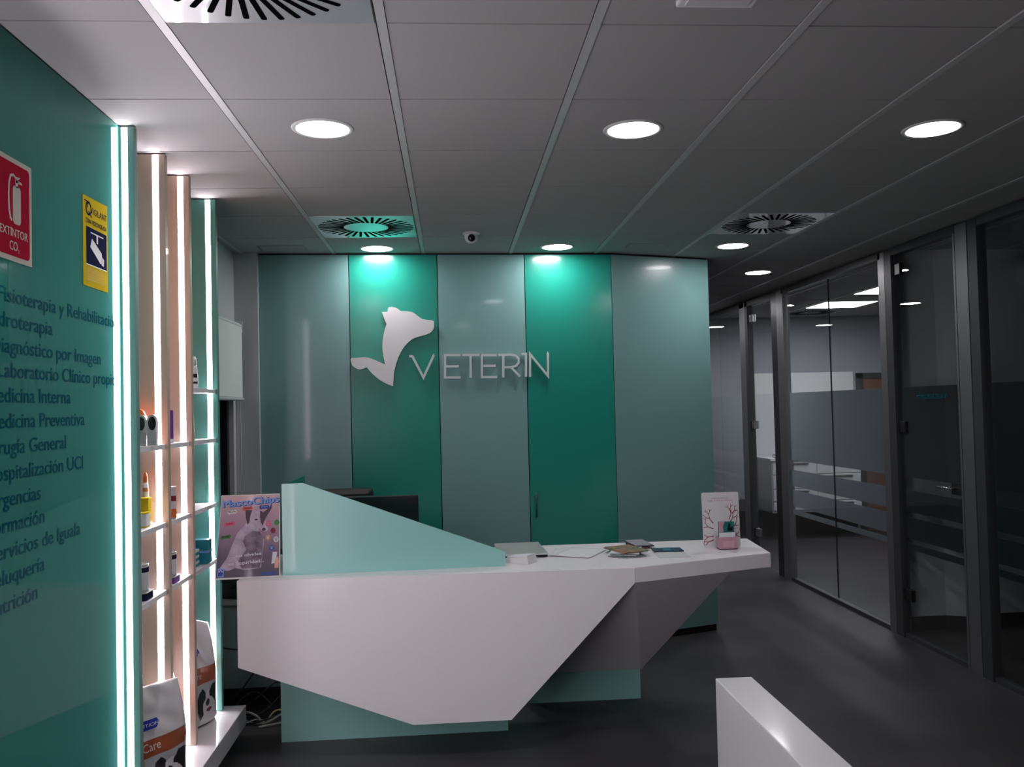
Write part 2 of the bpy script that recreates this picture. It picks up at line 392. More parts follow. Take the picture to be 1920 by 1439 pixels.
bm = bmesh.new(); lathe_bm(bm, [(0,-.004),(.098,-.004),(.098,.003),(0,.003)], 40, smooth=False); setm(obj('light_disc', bm, 'lamp', base), Matrix.Translation((lamps[0][0], lamps[0][1], H)))
def dup(root, loc, label=None, rz=None):
    r = root.copy(); C.objects.link(r); r.location = loc
    if rz is not None: r.rotation_euler = (0,0,rz)
    if label: r['label'] = label
    for ch in list(root.children):
        c = ch.copy(); C.objects.link(c); c.parent = r
        for g in list(ch.children):
            e = g.copy(); C.objects.link(e); e.parent = c
    return r
for x, y, lb in lamps[1:]: dup(base, (x, y, H), lb)

# swirl diffusers
def swirl(x, y, label, rot=0):
    t = thing('ceiling_air_diffuser', label, 'air vent', (x, y, H), group='square swirl air diffusers')
    bm = bmesh.new(); box_bm(bm, (-.283,-.296,-.004), (.283,.296,.004), 0, .001); obj('face_plate', bm, 'plate', t)
    bm = bmesh.new()
    for k in range(36):
        a = 2*PI*k/36+rot; ca, sa = math.cos(a), math.sin(a); th = math.radians(-14)
        P = []
        for u, v in rrect(0, -.0080, .148, .0080, .006, 3):
            uu = u*math.cos(th)-v*math.sin(th); vv = u*math.sin(th)+v*math.cos(th); uu += .128
            P.append((uu*ca-vv*sa, uu*sa+vv*ca))
        prism_bm(bm, P, -.0052, -.0042)
    obj('swirl_slots', bm, 'slot', t); return t
swirl(-.472, 5.122, 'swirl air diffuser glowing teal in front of the dog emblem wall')
swirl(1.928, 5.132, 'swirl air diffuser at the right, near the glass partition')
swirl(-.472, 2.124, 'swirl air diffuser cut by the top of the photo, mirroring the LED strips')
swirl(4.35, 10.30, 'swirl air diffuser on the ceiling of the room behind the glass')

# dome camera
t = thing('security_camera', 'small white dome security camera on the ceiling before the back wall', 'camera', (.143, 5.32, H))
bm = bmesh.new(); lathe_bm(bm, [(0,0),(.052,0),(.052,-.010),(.046,-.013),(0,-.013)], 32); obj('mount_ring', bm, 'white_m', t)
bm = bmesh.new(); lathe_bm(bm, [(.040,-.014),(.041,-.030),(.036,-.048),(.022,-.062),(0,-.067)], 32); obj('dome_housing', bm, 'white_m', t)
bm = bmesh.new(); lathe_bm(bm, [(.0225,0),(.0225,.010),(.018,.014),(0,.016)], 24); l = obj('lens', bm, 'blackg', t); l.location = (0,-.031,-.038); l.rotation_euler = (math.radians(100),0,0)
# access hatches
for x, y, lb in ((-1.07, 5.75, 'flush rectangular ceiling hatch above the left grey panel'), (1.35, 5.80, 'flush rectangular ceiling hatch above the right grey panel')):
    t = thing('ceiling_hatch', lb, 'ceiling hatch', (x, y, H))
    bm = bmesh.new(); box_bm(bm, (-.14,-.07,-.003), (.14,.07,.001), 0, .001); obj('cover', bm, 'ceil', t)
    bm = bmesh.new()
    for a, b in (((-.15,-.08,-.0015),(.15,-.075,.002)),((-.15,.075,-.0015),(.15,.08,.002)),((-.15,-.08,-.0015),(-.145,.08,.002)),((.145,-.08,-.0015),(.15,.08,.002))): box_bm(bm, a, b)
    obj('hatch_frame', bm, 'alu', t)
t = thing('emergency_light', 'flat grey emergency light box on the ceiling at the top edge of the photo', 'emergency light', (.723, 2.20, H))
bm = bmesh.new(); box_bm(bm, (-.105,-.07,-.022), (.105,.07,-.001), 0, .006); obj('housing', bm, 'white_m', t)
bm = bmesh.new(); box_bm(bm, (-.085,-.05,-.026), (.085,.05,-.021), 0, .002); obj('diffuser_cover', bm, 'plaster', t)

# ------------------------------------------------------------------ glass front of the offices (plane x = GX)
fgx = frame((GX, 0, 0), (0,-1,0), (0,0,1))      # x = toward the camera, z = into the corridor
def post(parent, y0, y1, m='alu', dx0=-.03, dx1=.03, z0=0, z1=H-.02): return box('frame_post', (GX+dx0, y0, z0), (GX+dx1, y1, z1), m, parent)
def frost(parent, y0, y1, name='frosted_film'):
    bm = bmesh.new()
    for z0, z1 in ((1.115,1.736),(.875,1.025),(.69,.84),(.615,.66)): box_bm(bm, (GX+.0065, y0, z0), (GX+.0085, y1, z1))
    return obj(name, bm, 'frost', parent)
def pane(parent, y0, y1, z0=.04, z1=H-.06): return box('glass_pane', (GX-.005, y0, z0), (GX+.005, y1, z1), 'glass', parent)
def rails(parent, y0, y1):
    box('top_rail', (GX-.03, y0, H-.065), (GX+.03, y1, H-.012), 'alud', parent); box('bottom_rail', (GX-.02, y0, 0), (GX+.02, y1, .03), 'alud', parent)
w2 = sempty('window_2')                          # far fixed pane
rails(w2, 9.06, YE-.01); post(w2, 9.03, 9.20); pane(w2, 9.2, 10.0); pane(w2, 10.003, 11.4); pane(w2, 11.403, YE-.01); frost(w2, 9.21, YE-.02)
d2 = sempty('door_2')                            # open-view glass door with hinges
box('top_rail', (GX-.03, 8.27, H-.065), (GX+.03, 9.03, H-.012), 'alud', d2)
post(d2, 8.955, 9.03, 'alud'); post(d2, 8.13, 8.27, 'black'); pane(d2, 8.285, 8.90, .01, H-.08)
def hinge(parent, y, z, m='steel'):
    bm = bmesh.new(); box_bm(bm, (GX-.016, y-.075, z-.04), (GX+.016, y-.005, z+.04), 0, .004); box_bm(bm, (GX-.018, y+.005, z-.04), (GX+.018, y+.065, z+.04), 0, .004)
    tube_bm(bm, [(GX, y, z-.042), (GX, y, z+.042)], .014, 10, sub=1)
    hh = obj('hinge', bm, m, parent); return hh
for z in (2.53, 1.427, .32): hinge(d2, 8.90, z)
w3 = sempty('window_3')                          # wide pane in two sheets
rails(w3, 6.10, 8.0); post(w3, 7.97, 8.13); post(w3, 6.04, 6.13, 'alu'); pane(w3, 7.038, 7.96); pane(w3, 6.135, 7.035); frost(w3, 6.14, 7.955)
bm = bmesh.new(); box_bm(bm, (GX-.006, 7.0345, .04), (GX+.006, 7.0385, H-.065)); obj('sheet_joint', bm, 'black', w3)
d3 = sempty('door_3')                            # dark office door
rails(d3, 5.16, 5.94); post(d3, 5.945, 6.035, 'alud'); pane(d3, 5.19, 5.92, .02, H-.08); frost(d3, 5.20, 5.91)
box('door_frame', (GX-.028, 5.165, 0), (GX+.028, 5.185, H-.02), 'alu', d3)
for z in (2.56, 1.46, .30): hinge(d3, 5.925, z, 'black')
bm = bmesh.new(); box_bm(bm, (GX-.02, 5.20, 1.05), (GX+.02, 5.31, 1.13), 0, .004)
obj('lock_case', bm, 'black', d3)
bm = bmesh.new(); tube_bm(bm, [(GX-.02, 5.27, 1.09), (GX-.055, 5.27, 1.09), (GX-.055, 5.41, 1.09)], .009, 8, sub=1); obj('door_handle', bm, 'steel', d3)
text('door_lettering', 'Hospitalización', 'ink', d3, frame((GX-.0062, 5.70, 1.652), (0,-1,0), (0,0,1)), .045, width=.36)
w4 = sempty('window_4')                          # near pane
rails(w4, 1.0, 4.93); post(w4, 4.935, 5.025, 'alud'); post(w4, 5.035, 5.155, 'alu'); pane(w4, 3.2, 4.90); frost(w4, 3.2, 4.90)
post(w4, 3.1, 3.19); pane(w4, 1.0, 3.1); frost(w4, 1.0, 3.1)
struct(box('wall_right_front', (GX-.03, YN, 0), (GX+.08, 1.0, H), 'alud'))
# lit room: ceiling lamps and the wall cabinet seen through the door
for x0, y0, lb in ((4.052, 9.17, 'square LED panel lamp deeper in the room behind the glass'), (4.052, 7.97, 'square LED panel lamp nearer the glass in the back room')):
    t = thing('square_ceiling_lamp', lb, 'ceiling light', (x0+.3, y0+.3, H), group='square LED panels behind the glass')
    bm = bmesh.new(); box_bm(bm, (-.295,-.295,-.006), (.295,.295,.002), 0, .001); obj('lamp_frame', bm, 'white_m', t)
    bm = bmesh.new(); box_bm(bm, (-.28,-.28,-.009), (.28,.28,-.0055)); obj('light_panel', bm, 'panel_lamp', t)
t = thing('wall_cabinet', 'white drawer cabinet hung on the far wall behind the hinged glass door', 'cabinet', (4.35, 10.5, .33))
bm = bmesh.new(); box_bm(bm, (-.55,-.22,0), (.55,.265,.62), 0, .003); obj('cabinet_body', bm, 'white_m', t)
bm = bmesh.new(); box_bm(bm, (-.57,-.25,.622), (.57,.265,.65), 0, .003); obj('countertop', bm, 'white', t)
for k, (z0, z1) in enumerate(((.03,.13),(.14,.28),(.29,.45),(.46,.61))):
    for x0, x1 in ((-.54,-.005),(.005,.54)):
        bm = bmesh.new(); box_bm(bm, (x0,-.236,z0), (x1,-.2205,z1), 0, .003); dwr = obj('drawer', bm, 'plaster', t)
        bm = bmesh.new(); box_bm(bm, (x0+.1,-.25,z1-.03), (x1-.1,-.237,z1-.018)); obj('drawer_handle', bm, 'alu', dwr)
t = tag(box('tall_side_panel', (3.765, 10.74, .33), (3.80, 10.78, 1.76), 'white_m'), 'narrow white upright panel at the left end of the hung cabinet', 'panel')
t = thing('power_adapter', 'small white plug adapter with a black lead on the cabinet countertop', 'adapter', (3.93, 10.35, .981))
bm = bmesh.new(); box_bm(bm, (-.045,-.03,0), (.045,.03,.05), 0, .006); obj('housing', bm, 'white_m', t)
bm = bmesh.new(); tube_bm(bm, [(-.045,0,.03),(-.08,-.02,.045),(-.10,-.05,.02),(-.06,-.08,.006),(.05,-.09,.006),(.2,-.08,.006)], .005, 6); obj('lead', bm, 'black', t)

# ------------------------------------------------------------------ reception desk
dk = thing('reception_desk', 'white faceted reception desk on an aqua plinth with an aqua privacy screen', 'reception desk', (0, 4.5, 0))
def atdk(o): return setm(o, Matrix())
ZT = .87
fd = Vector((.865+1.026, 4.208-4.239, 0)).normalized()
ffr = frame((-1.026, 4.239, 0), fd, (0,0,1))    # local x along the front, y up, z toward the camera
FP = [(0,ZT-.001),(0,.464),(.814,.164),(1.280,.168),(1.891,.797),(1.891,ZT-.001)]
bm = bmesh.new(); prism_bm(bm, FP, -.02, 0); setm(obj('front_panel', bm, 'white', dk), ffr)
plan = [(-1.026,4.260),(.866,4.2295),(.8655,4.209),(1.640,4.488),(1.687,4.99),(-1.026,4.99)]
bm = bmesh.new(); prism_bm(bm, plan, .7952, ZT)
bmesh.ops.recalc_face_normals(bm, faces=bm.faces[:])
bmesh.ops.bevel(bm, geom=bm.edges[:], offset=.0025, segments=2, affect='EDGES'); atdk(obj('worktop', bm, 'white', dk))
bm = bmesh.new()                                 # underside wedge behind the front panel
P = [(-1.02,4.262,.79),(-1.02,4.262,.466),(-.21,4.25,.168),(.25,4.242,.172),(.84,4.232,.79), (-.87,4.56,.79),(-.87,4.56,.45),(-.2,4.56,.30),(.25,4.56,.30),(.80,4.56,.79)]
for p in P: bm.verts.new(p)
bmesh.ops.convex_hull(bm, input=bm.verts[:]); atdk(obj('underside', bm, 'white', dk))
bm = bmesh.new()
P = [(.866,4.212,.794),(1.397,4.402,.794),(1.036,4.93,.168),(.40,4.93,.168),(1.50,4.98,.794),(.70,4.98,.794),(.84,4.24,.794),(1.036,4.97,.168),(.40,4.97,.168)]
for p in P: bm.verts.new(p)
bmesh.ops.convex_hull(bm, input=bm.verts[:]); atdk(obj('slanted_support', bm, 'white', dk))
bm = bmesh.new(); prism_bm(bm, [(-.888,4.535),(.255,4.548),(.255,4.62),(-.888,4.62)], 0, .40)
atdk(obj('plinth', bm, 'aqua', dk))['label'] = 'aqua front plinth'
bm = bmesh.new(); prism_bm(bm, [(.40,4.94),(1.03,4.94),(1.03,5.05),(.40,5.05)], .0, .168)
atdk(obj('plinth', bm, 'aqua', dk))['label'] = 'aqua rear plinth'
sfr = frame((-.834, 4.335, 0), (1.085, .041, 0), (0,0,1))
bm = bmesh.new(); prism_bm(bm, [(.004,ZT),(1.086,ZT),(1.086,.941),(.103,1.313),(.004,1.311)], -.016, 0); setm(obj('privacy_screen', bm, 'aqua', dk), sfr)['label'] = 'sloping aqua front screen'
bm = bmesh.new(); box_bm(bm, (-.832, 4.353, ZT), (-.818, 4.94, 1.308)); atdk(obj('privacy_screen', bm, 'teal_p', dk))['label'] = 'teal side screen'

# low white partition in the foreground
t = tag(box('low_partition', (.845, .4, 0), (.966, 2.857, .75), 'white_g', None, .003), 'low white partition wall end at the bottom right of the photo', 'partition')

# cabinet, black box, monitor and chair behind the desk
t = thing('low_cabinet', 'low grey-green cabinet beside the window behind the desk', 'cabinet', (-1.10, 5.36, 0))
bm = bmesh.new(); box_bm(bm, (-.31,-.235,.10), (.19,.2,.57), 0, .003); obj('cabinet_body', bm, 'cabinet', t)
bm = bmesh.new(); box_bm(bm, (-.315,-.25,.571), (.20,.21,.60), 0, .003); obj('cabinet_top', bm, 'plaster_dark', t)
bm = bmesh.new(); box_bm(bm, (-.30,-.22,0), (.18,.19,.099)); obj('black_kick_board', bm, 'black', t)
t = thing('printer', 'black printer standing on the low cabinet below the window', 'printer', (-1.13, 5.36, .601))
bm = bmesh.new(); box_bm(bm, (-.24,-.2,.0), (.24,.18,.20), 0, .012); obj('body', bm, 'black', t)
bm = bmesh.new(); box_bm(bm, (-.22,-.15,.2005), (.22,.16,.222), 0, .006); obj('lid', bm, 'blackg', t)
bm = bmesh.new(); box_bm(bm, (-.15,-.26,.05), (.15,-.2005,.062), 0, .003); obj('paper_tray', bm, 'black', t)
t = thing('computer_monitor', 'black computer monitor behind the sloping aqua screen', 'monitor', (-.49, 4.72, ZT), math.radians(-2))
bm = bmesh.new(); box_bm(bm, (-.305,-.018,.075), (.305,.012,.335), 0, .004); obj('display_housing', bm, 'blackg', t)
bm = bmesh.new(); box_bm(bm, (-.30,.0125,.082), (.30,.014,.328)); obj('screen', bm, 'blackg', t)
bm = bmesh.new(); box_bm(bm, (-.03,-.035,.008), (.03,-.0185,.20), 0, .004); obj('stand_neck', bm, 'black', t)
bm = bmesh.new(); box_bm(bm, (-.12,-.10,0), (.12,.08,.008), 0, .003); obj('stand_base', bm, 'black', t)
t = thing('office_chair', 'black office chair whose back rises behind the monitor', 'chair', (-.68, 5.36, 0), math.radians(5))
bm = bmesh.new(); box_bm(bm, (-.20,-.04,.62), (.20,.03,1.195), 0, .033); b = obj('backrest', bm, 'black', t); b.location = (0,.0,0)
bm = bmesh.new(); box_bm(bm, (-.20,-.30,.46), (.20,.06,.53), 0, .03); obj('seat', bm, 'black', t)
bm = bmesh.new(); tube_bm(bm, [(0,.0,.53),(0,.01,.70)], .02, 8, sub=1); obj('back_bracket', bm, 'black', t)
bm = bmesh.new(); tube_bm(bm, [(0,-.1,.10),(0,-.1,.46)], .028, 12, sub=1); obj('gas_column', bm, 'alud', t)
for k in range(5):
    a = 2*PI*k/5+.3; bm = bmesh.new(); tube_bm(bm, [(0,-.1,.11),(.2*math.cos(a),-.1+.2*math.sin(a),.075)], .016, 8, sub=1); g = obj('base_arm', bm, 'black', t)
    bm = bmesh.new(); tube_bm(bm, [(.2*math.cos(a)-.012,-.1+.2*math.sin(a),.028),(.2*math.cos(a)+.012,-.1+.2*math.sin(a),.028)], .027, 12, sub=1); obj('castor', bm, 'black', g)

# ------------------------------------------------------------------ things on the desk
t = thing('laptop', 'closed silver laptop lying on the desk at the end of the aqua screen', 'laptop', (.365, 4.78, ZT), math.radians(2))
bm = bmesh.new(); box_bm(bm, (-.13,-.19,.003), (.115,.20,.013), 0, .004); obj('keyboard_base', bm, 'black', t)
bm = bmesh.new(); box_bm(bm, (-.135,-.195,.0135), (.118,.205,.022), 0, .004); obj('lid', bm, 'silver', t)
t = thing('card_box', 'small white box of cards tilted beside the laptop', 'box', (.335, 4.46, ZT+.0005), math.radians(-35))
bm = bmesh.new(); prism_bm(bm, [(-.068,0),(.068,0),(.062,.038),(-.068,.022)], -.044, .044); c_ = obj('box_body', bm, 'white_m', t); c_.rotation_euler = (PI/2,0,0)
bm = bmesh.new(); prism_bm(bm, [(-.060,.0240),(.060,.0385),(.060,.045),(-.060,.031)], -.040, .040); c_ = obj('card_stack', bm, 'paper', t); c_.rotation_euler = (PI/2,0,0)
t = thing('paper_sheets', 'loose white paper sheets with a lifted corner on the desk', 'papers', (.64, 4.70, ZT))
for k, (r, dx, dy) in enumerate(((.35,-.01,.01),(.10,.03,-.02))):
    bm = bmesh.new(); n = 10; g = {}
    for i in range(n+1):
        for j in range(n+1):
            x = -.105+.21*i/n; y = -.148+.297*j/n; z = .0008+k*.0035+(.014 if k == 0 else .003)*max(0, -(x*1.2+y)/.27-.15)**1.5
            g[i,j] = bm.verts.new((x, y, z+.0004)); g[i,j,0] = bm.verts.new((x, y, z))
    for i in range(n):
        for j in range(n):
            bm.faces.new((g[i,j],g[i+1,j],g[i+1,j+1],g[i,j+1])).smooth = True; bm.faces.new((g[i,j,0],g[i,j+1,0],g[i+1,j+1,0],g[i+1,j,0])).smooth = True
    for i in range(n):
        for e in ((i,0,i+1,0),(i,n,i+1,n),(0,i,0,i+1),(n,i,n,i+1)): bm.faces.new((g[e[0],e[1]],g[e[2],e[3]],g[e[2],e[3],0],g[e[0],e[1],0]))
    s = obj('sheet', bm, 'paper', t); s.location = (dx,dy,0); s.rotation_euler = (0,0,r-.6)
def stack(name, label, loc, rz, w, d, sheets, th, grp=None):
    t = thing(name, label, 'leaflets', loc, rz); z = 0
    for k, m in enumerate(sheets):
        bm = bmesh.new(); box_bm(bm, (-w/2,-d/2,0), (w/2,d/2,th), 0, .0006); s = obj('leaflet', bm, m, t)
        s.location = (random.uniform(-.012,.012), random.uniform(-.01,.01), z+.0004); s.rotation_euler = (0,0,random.uniform(-.38,.38)); z += th+.0004
    return t
stack('leaflet_stack', 'fanned pile of orange and green leaflets in the middle of the desk', (.905, 4.60, ZT), .0, .15, .21, ['cabinet','cabinet','paper','cabinet','paper','leafmix','leafmix'], .004)
stack('leaflet_stack', 'smaller dark pile of grey leaflets at the back edge of the desk', (1.02, 4.85, ZT), .05, .10, .20, ['black','pmaroon','black','plaster_dark'], .005)
t = thing('flyer', 'folded blue and white flyer beside the pink display stand', 'flyer', (1.13, 4.58, ZT), math.radians(-3))
bm = bmesh.new(); box_bm(bm, (-.08,-.14,.0005), (.08,.045,.003)); obj('white_page', bm, 'plaster', t)
bm = bmesh.new(); box_bm(bm, (-.075,.02,.0032), (.08,.13,.009)); obj('blue_cover', bm, 'flyblue', t)
bm = bmesh.new(); box_bm(bm, (-.02,.04,.0092), (.02,.1,.0097)); obj('printed_motif', bm, 'tealbox', t)

t = thing('display_stand', 'white cardboard display stand with red coral branches and a pink leaflet tray', 'display stand', (1.455, 4.70, ZT), math.radians(0))
lean = math.radians(3)
cf = frame((1.455, 4.715, ZT), (1,0,0), (0, math.sin(lean), math.cos(lean)))
cw, chh = .205, .297
bm = bmesh.new(); prism_bm(bm, rrect(-cw/2, 0, cw/2, chh, .010), -.004, 0); setm(obj('backing_card', bm, 'signw', t), cf)
def branch(bm, p, a, L, d, r):
    q = (p[0]+L*math.cos(a), p[1]+L*math.sin(a))
    if not (-cw/2+.002 < q[0] < cw/2-.002 and .01 < q[1] < chh-.06): return
    dx, dy = -math.sin(a)*r, math.cos(a)*r
    prism_bm(bm, [(p[0]+dx,p[1]+dy),(p[0]-dx,p[1]-dy),(q[0]-dx*.7,q[1]-dy*.7),(q[0]+dx*.7,q[1]+dy*.7)], .0002, .0012)
    if d: branch(bm, q, a+.5+.2*random.random(), L*.75, d-1, r*.8); branch(bm, q, a-.45-.2*random.random(), L*.75, d-1, r*.8)
for sx, y0, a0 in ((1,.10,.5),(1,.06,.1),(1,.13,.9),(-1,.10,PI-.4),(-1,.06,PI+.1),(-1,.13,PI-.95),(1,.15,1.2),(-1,.04,PI+.3)):
    bm = bmesh.new(); branch(bm, (sx*.045, y0), a0, .032, 3, .0026)
    if bm.faces: setm(obj('printed_branch', bm, 'branch', t), cf)
text('printed_heading', 'LINEA DE BELLEZA', 'pink', t, cf @ Matrix.Translation((0, .262, .0008)), .007, width=.09, align='C')
text('printed_heading', 'PIEL Y PELO SANO', 'pink', t, cf @ Matrix.Translation((0, .248, .0008)), .008, width=.14, align='C')
bm = bmesh.new(); box_bm(bm, (-.04,-.07,0), (.058,-.066,.065)); box_bm(bm, (-.04,-.07,0), (.058,-.01,.004)); box_bm(bm, (-.04,-.066,0), (-.036,-.01,.065)); box_bm(bm, (.054,-.066,0), (.058,-.01,.065))
obj('leaflet_tray', bm, 'pink', t)
bm = bmesh.new(); prism_bm(bm, rrect(-.022,.012,.040,.046,.004), 0, .001); e = obj('tray_label', bm, 'rose', t); setm(e, frame((1.455,4.6295,ZT), (1,0,0), (0,0,1)))
bm = bmesh.new(); box_bm(bm, (-.034,-.060,.005), (.050,-.045,.088)); obj('white_leaflet', bm, 'paper', t)
bm = bmesh.new(); box_bm(bm, (-.034,-.044,.005), (.050,-.030,.145)); gl = obj('teal_leaflet', bm, 'deepteal', t)
bm = bmesh.new(); prism_bm(bm, [(-.034,.09),(-.008,.09),(-.012,.12),(-.002,.145),(-.034,.145)], 0, .001); setm(obj('printed_motif', bm, 'pink', gl), frame((1.455,4.6555,ZT), (1,0,0), (0,0,1)))
bm = bmesh.new(); prism_bm(bm, [(.012,.10),(.02,.14),(.03,.13),(.028,.115),(.044,.12),(.04,.095),(.02,.095)], 0, .001); setm(obj('printed_motif', bm, 'black', gl), frame((1.455,4.6555,ZT), (1,0,0), (0,0,1)))

# ------------------------------------------------------------------ poster
t = thing('poster', 'purple poster of a white dog with coloured bones, leaning on the aqua screen', 'poster', (-.985, 4.30, ZT))
pd = Vector((.30, .022, 0)).normalized(); upv = Vector((0, .14, 1)).normalized(); upv = (upv-pd*upv.dot(pd)).normalized()
pf = frame((-1.137, 4.275, ZT+.001), pd, upv)
PW, PH = .302, .398
k_ = .302/122; 
bm = bmesh.new(); n = 12                      # board with a printed gradient in bands is avoided: one mottled print
prism_bm(bm, [(0,0),(PW,0),(PW-.002,PH),(.026,PH)], -.004, 0); setm(obj('board', bm, 'signw', t), pf)
M['pbg'] = mat('poster_background', (.34,.23,.30,1), .45, coat=.12)
nt = M['pbg'].node_tree; tc = nt.nodes.new('ShaderNodeTexCoord'); sp = nt.nodes.new('ShaderNodeSeparateXYZ'); rp = nt.nodes.new('ShaderNodeValToRGB')
nt.links.new(tc.outputs['Generated'], sp.inputs[0]); nt.links.new(sp.outputs['Y'], rp.inputs[0]); nt.links.new(rp.outputs[0], nt.nodes['Principled BSDF'].inputs['Base Color'])
rp.color_ramp.elements[0].position = .05; rp.color_ramp.elements[0].color = (.085,.065,.105,1); rp.color_ramp.elements[1].position = .95; rp.color_ramp.elements[1].color = (.62,.40,.45,1)
for ps, cc in ((.25,(.13,.09,.15,1)), (.5,(.30,.18,.27,1)), (.75,(.44,.28,.36,1))): e = rp.color_ramp.elements.new(ps); e.color = cc
poly('printed_background', [(.004,.008),(PW-.005,.008),(PW-.006,PH-.004),(.029,PH-.004)], 'pbg', t, pf, 0, .0004)
def pp(x, y):   # poster print coordinates from a 0..1 square
    return (x*PW*(1-.08*y)+.026*y, y*PH)
def art(name, pts, m, z): return poly(name, [pp(*p) for p in pts], m, t, pf, z, z+.0003)
art('printed_dog', [(.05,.12),(.16,.25),(.24,.42),(.30,.54),(.40,.62),(.46,.68),(.43,.80),(.50,.82),(.57,.80),(.66,.81),(.72,.76),(.76,.66),(.80,.57),(.76,.55),(.70,.56),(.64,.60),(.68,.50),(.74,.45),(.72,.30),(.70,.12),(.45,.10),(.30,.13),(.20,.10)], 'fur', .0005)
art('printed_dog', [(.42,.50),(.55,.56),(.66,.55),(.72,.48),(.72,.30),(.68,.12),(.40,.12),(.34,.22),(.46,.34),(.40,.44)], 'furd', .0009)
art('printed_ear', [(.415,.815),(.53,.81),(.50,.74),(.49,.66),(.46,.64),(.43,.72)], 'eard', .0013)
art('printed_ear', [(.66,.80),(.72,.78),(.82,.84),(.86,.89),(.85,.82),(.78,.74),(.74,.68),(.71,.62),(.68,.66),(.66,.72)], 'eard', .0013)
art('printed_eye', ell(.60,.695,.028,.010,12), 'black', .0013); art('printed_nose', ell(.73,.575,.030,.018,12), 'black', .0013)
def bone(cx, cy, L, m, rot=0):
    P = []
    for i in range(40):
        a = 2*PI*i/40; r = L*(.55+.22*abs(math.cos(a))**1.5); x = L*math.cos(a)*1.0; yv = L*.42*math.sin(a)*(1.0 if abs(math.cos(a)) > .55 else .62)
        P.append((cx+x*math.cos(rot)-yv*math.sin(rot), cy+(x*math.sin(rot)+yv*math.cos(rot))*PW/PH*1.25))
    art('printed_bone', P, m, .0005)
bone(.20,.795,.075,'signw',.1); bone(.45,.832,.085,'pred',.05); bone(.73,.842,.085,'blue',.02); bone(.17,.655,.085,'ppink',.12); bone(.12,.50,.085,'green',.12)
bone(.45,.834,.055,'orange',.05); 
def paw(cx, cy, m, m2=None):
    art('printed_badge', ell(cx, cy, .045, .036, 8), m, .0006)
    if m2:
        art('printed_paw', ell(cx, cy-.006, .018, .012, 8), m2, .001)
        for k in range(3): art('printed_paw', ell(cx-.018+.018*k, cy+.014, .007, .007, 6), m2, .001)
paw(.93,.765,'pink'); paw(.80,.64,'ppink','pink'); paw(.94,.65,'green'); paw(.88,.555,'pmaroon'); paw(.80,.475,'tan','cream'); paw(.93,.45,'plaster','plaster_dark'); paw(.86,.35,'pnavy','pblue')
art('printed_phone', [(.86,.16),(.93,.17),(.95,.30),(.88,.30)], 'paper', .0014); art('printed_hand', [(.91,.11),(.97,.11),(.98,.20),(.96,.25),(.93,.22),(.91,.17)], 'skin', .0018)
art('printed_badge', [(.03,.03),(.13,.03),(.13,.13),(.03,.13)], 'pblue', .0006); art('printed_badge', [(.045,.042),(.115,.042),(.115,.118),(.045,.118)], 'blue', .001)
art('printed_badge', [(.05,.085),(.08,.105),(.11,.085),(.11,.095),(.08,.115),(.05,.10)], 'paper', .0014)
art('printed_badge', [(.70,.03),(.93,.03),(.93,.07),(.70,.07)], 'pnavy', .0006)
sl = Matrix.Rotation(math.radians(4), 4, 'Z')
def ptext(s, x, y, cap, wdt, m, z=.0016, bold=.0012, al='C'):
    a = pp(x, y); return text('printed_text', s, m, t, pf @ Matrix.Translation((a[0], a[1], z)) @ sl, cap, width=wdt, bold=bold, align=al)
ptext('MascoChips', .512, .868, .034, .262, 'pnavy', .0012, .005); ptext('MascoChips', .500, .875, .034, .262, 'pblue', .0018, .003)
ptext('...no olvides', .47, .262, .015, .135, 'paper'); ptext('su Seguridad...', .47, .175, .015, .165, 'paper')
ptext('Boris', .20, .79, .008, .032, 'black'); ptext('Luna', .17, .65, .008, .028, 'pmaroon'); ptext('Toby', .45, .828, .008, .028, 'pmaroon'); ptext('Kira', .73, .838, .008, .028, 'pblue'); ptext('Rocky', .12, .495, .008, .03, 'black')

# ------------------------------------------------------------------ sign on the back wall
DOG = [(0.813,2.324),(0.851,2.325),(0.858,2.355),(0.885,2.357),(0.915,2.348),(0.944,2.329),(0.99,2.326),(1.024,2.317),(1.057,2.292),(1.09,2.272),(1.154,2.262),(1.162,2.245),(1.161,2.211),(1.144,2.186),(1.114,2.169),(1.054,2.153),(1.012,2.136),(0.969,2.099),(0.934,2.048),(0.908,1.989),(0.889,1.922),(0.883,1.871),(0.879,1.822),(0.838,1.838),(0.788,1.868),(0.739,1.912),(0.706,1.953),(0.66,1.938),(0.627,1.952),(0.608,1.973),(0.602,2.014),(0.641,2.017),(0.699,2.02),(0.741,2.009),(0.79,1.987),(0.829,1.969),(0.82,2.016),(0.813,2.075),(0.816,2.135),(0.828,2.194),(0.844,2.243),(0.829,2.279)]
SHARP = {0,1,2,22,35,40,26}
def smooth(P):
    Q = []; n = len(P)
    for i in range(n):
        p0, p1, p2, p3 = P[i-1], P[i], P[(i+1)%n], P[(i+2)%n]
        if i in SHARP: p0 = p1
        if (i+1)%n in SHARP: p3 = p2
        for k in range(4):
            s = k/4; Q.append(tuple(.5*(2*p1[c]+(p2[c]-p0[c])*s+(2*p0[c]-5*p1[c]+4*p2[c]-p3[c])*s*s+(3*p1[c]-p0[c]-3*p2[c]+p3[c])*s**3) for c in (0,1)))
    return Q
t = thing('clinic_sign', 'white dog-head emblem and the raised word VETERIN on the teal and grey panels', 'sign', (A.x+d1.x, A.y+d1.y, 1.95))
poly('dog_emblem', smooth(DOG), 'signw', t, FW, .010, .028)
poly('emblem_spacer', [(.84,2.0),(.86,2.0),(.86,2.2),(.84,2.2)], 'signw', t, FW, 0, .0101)
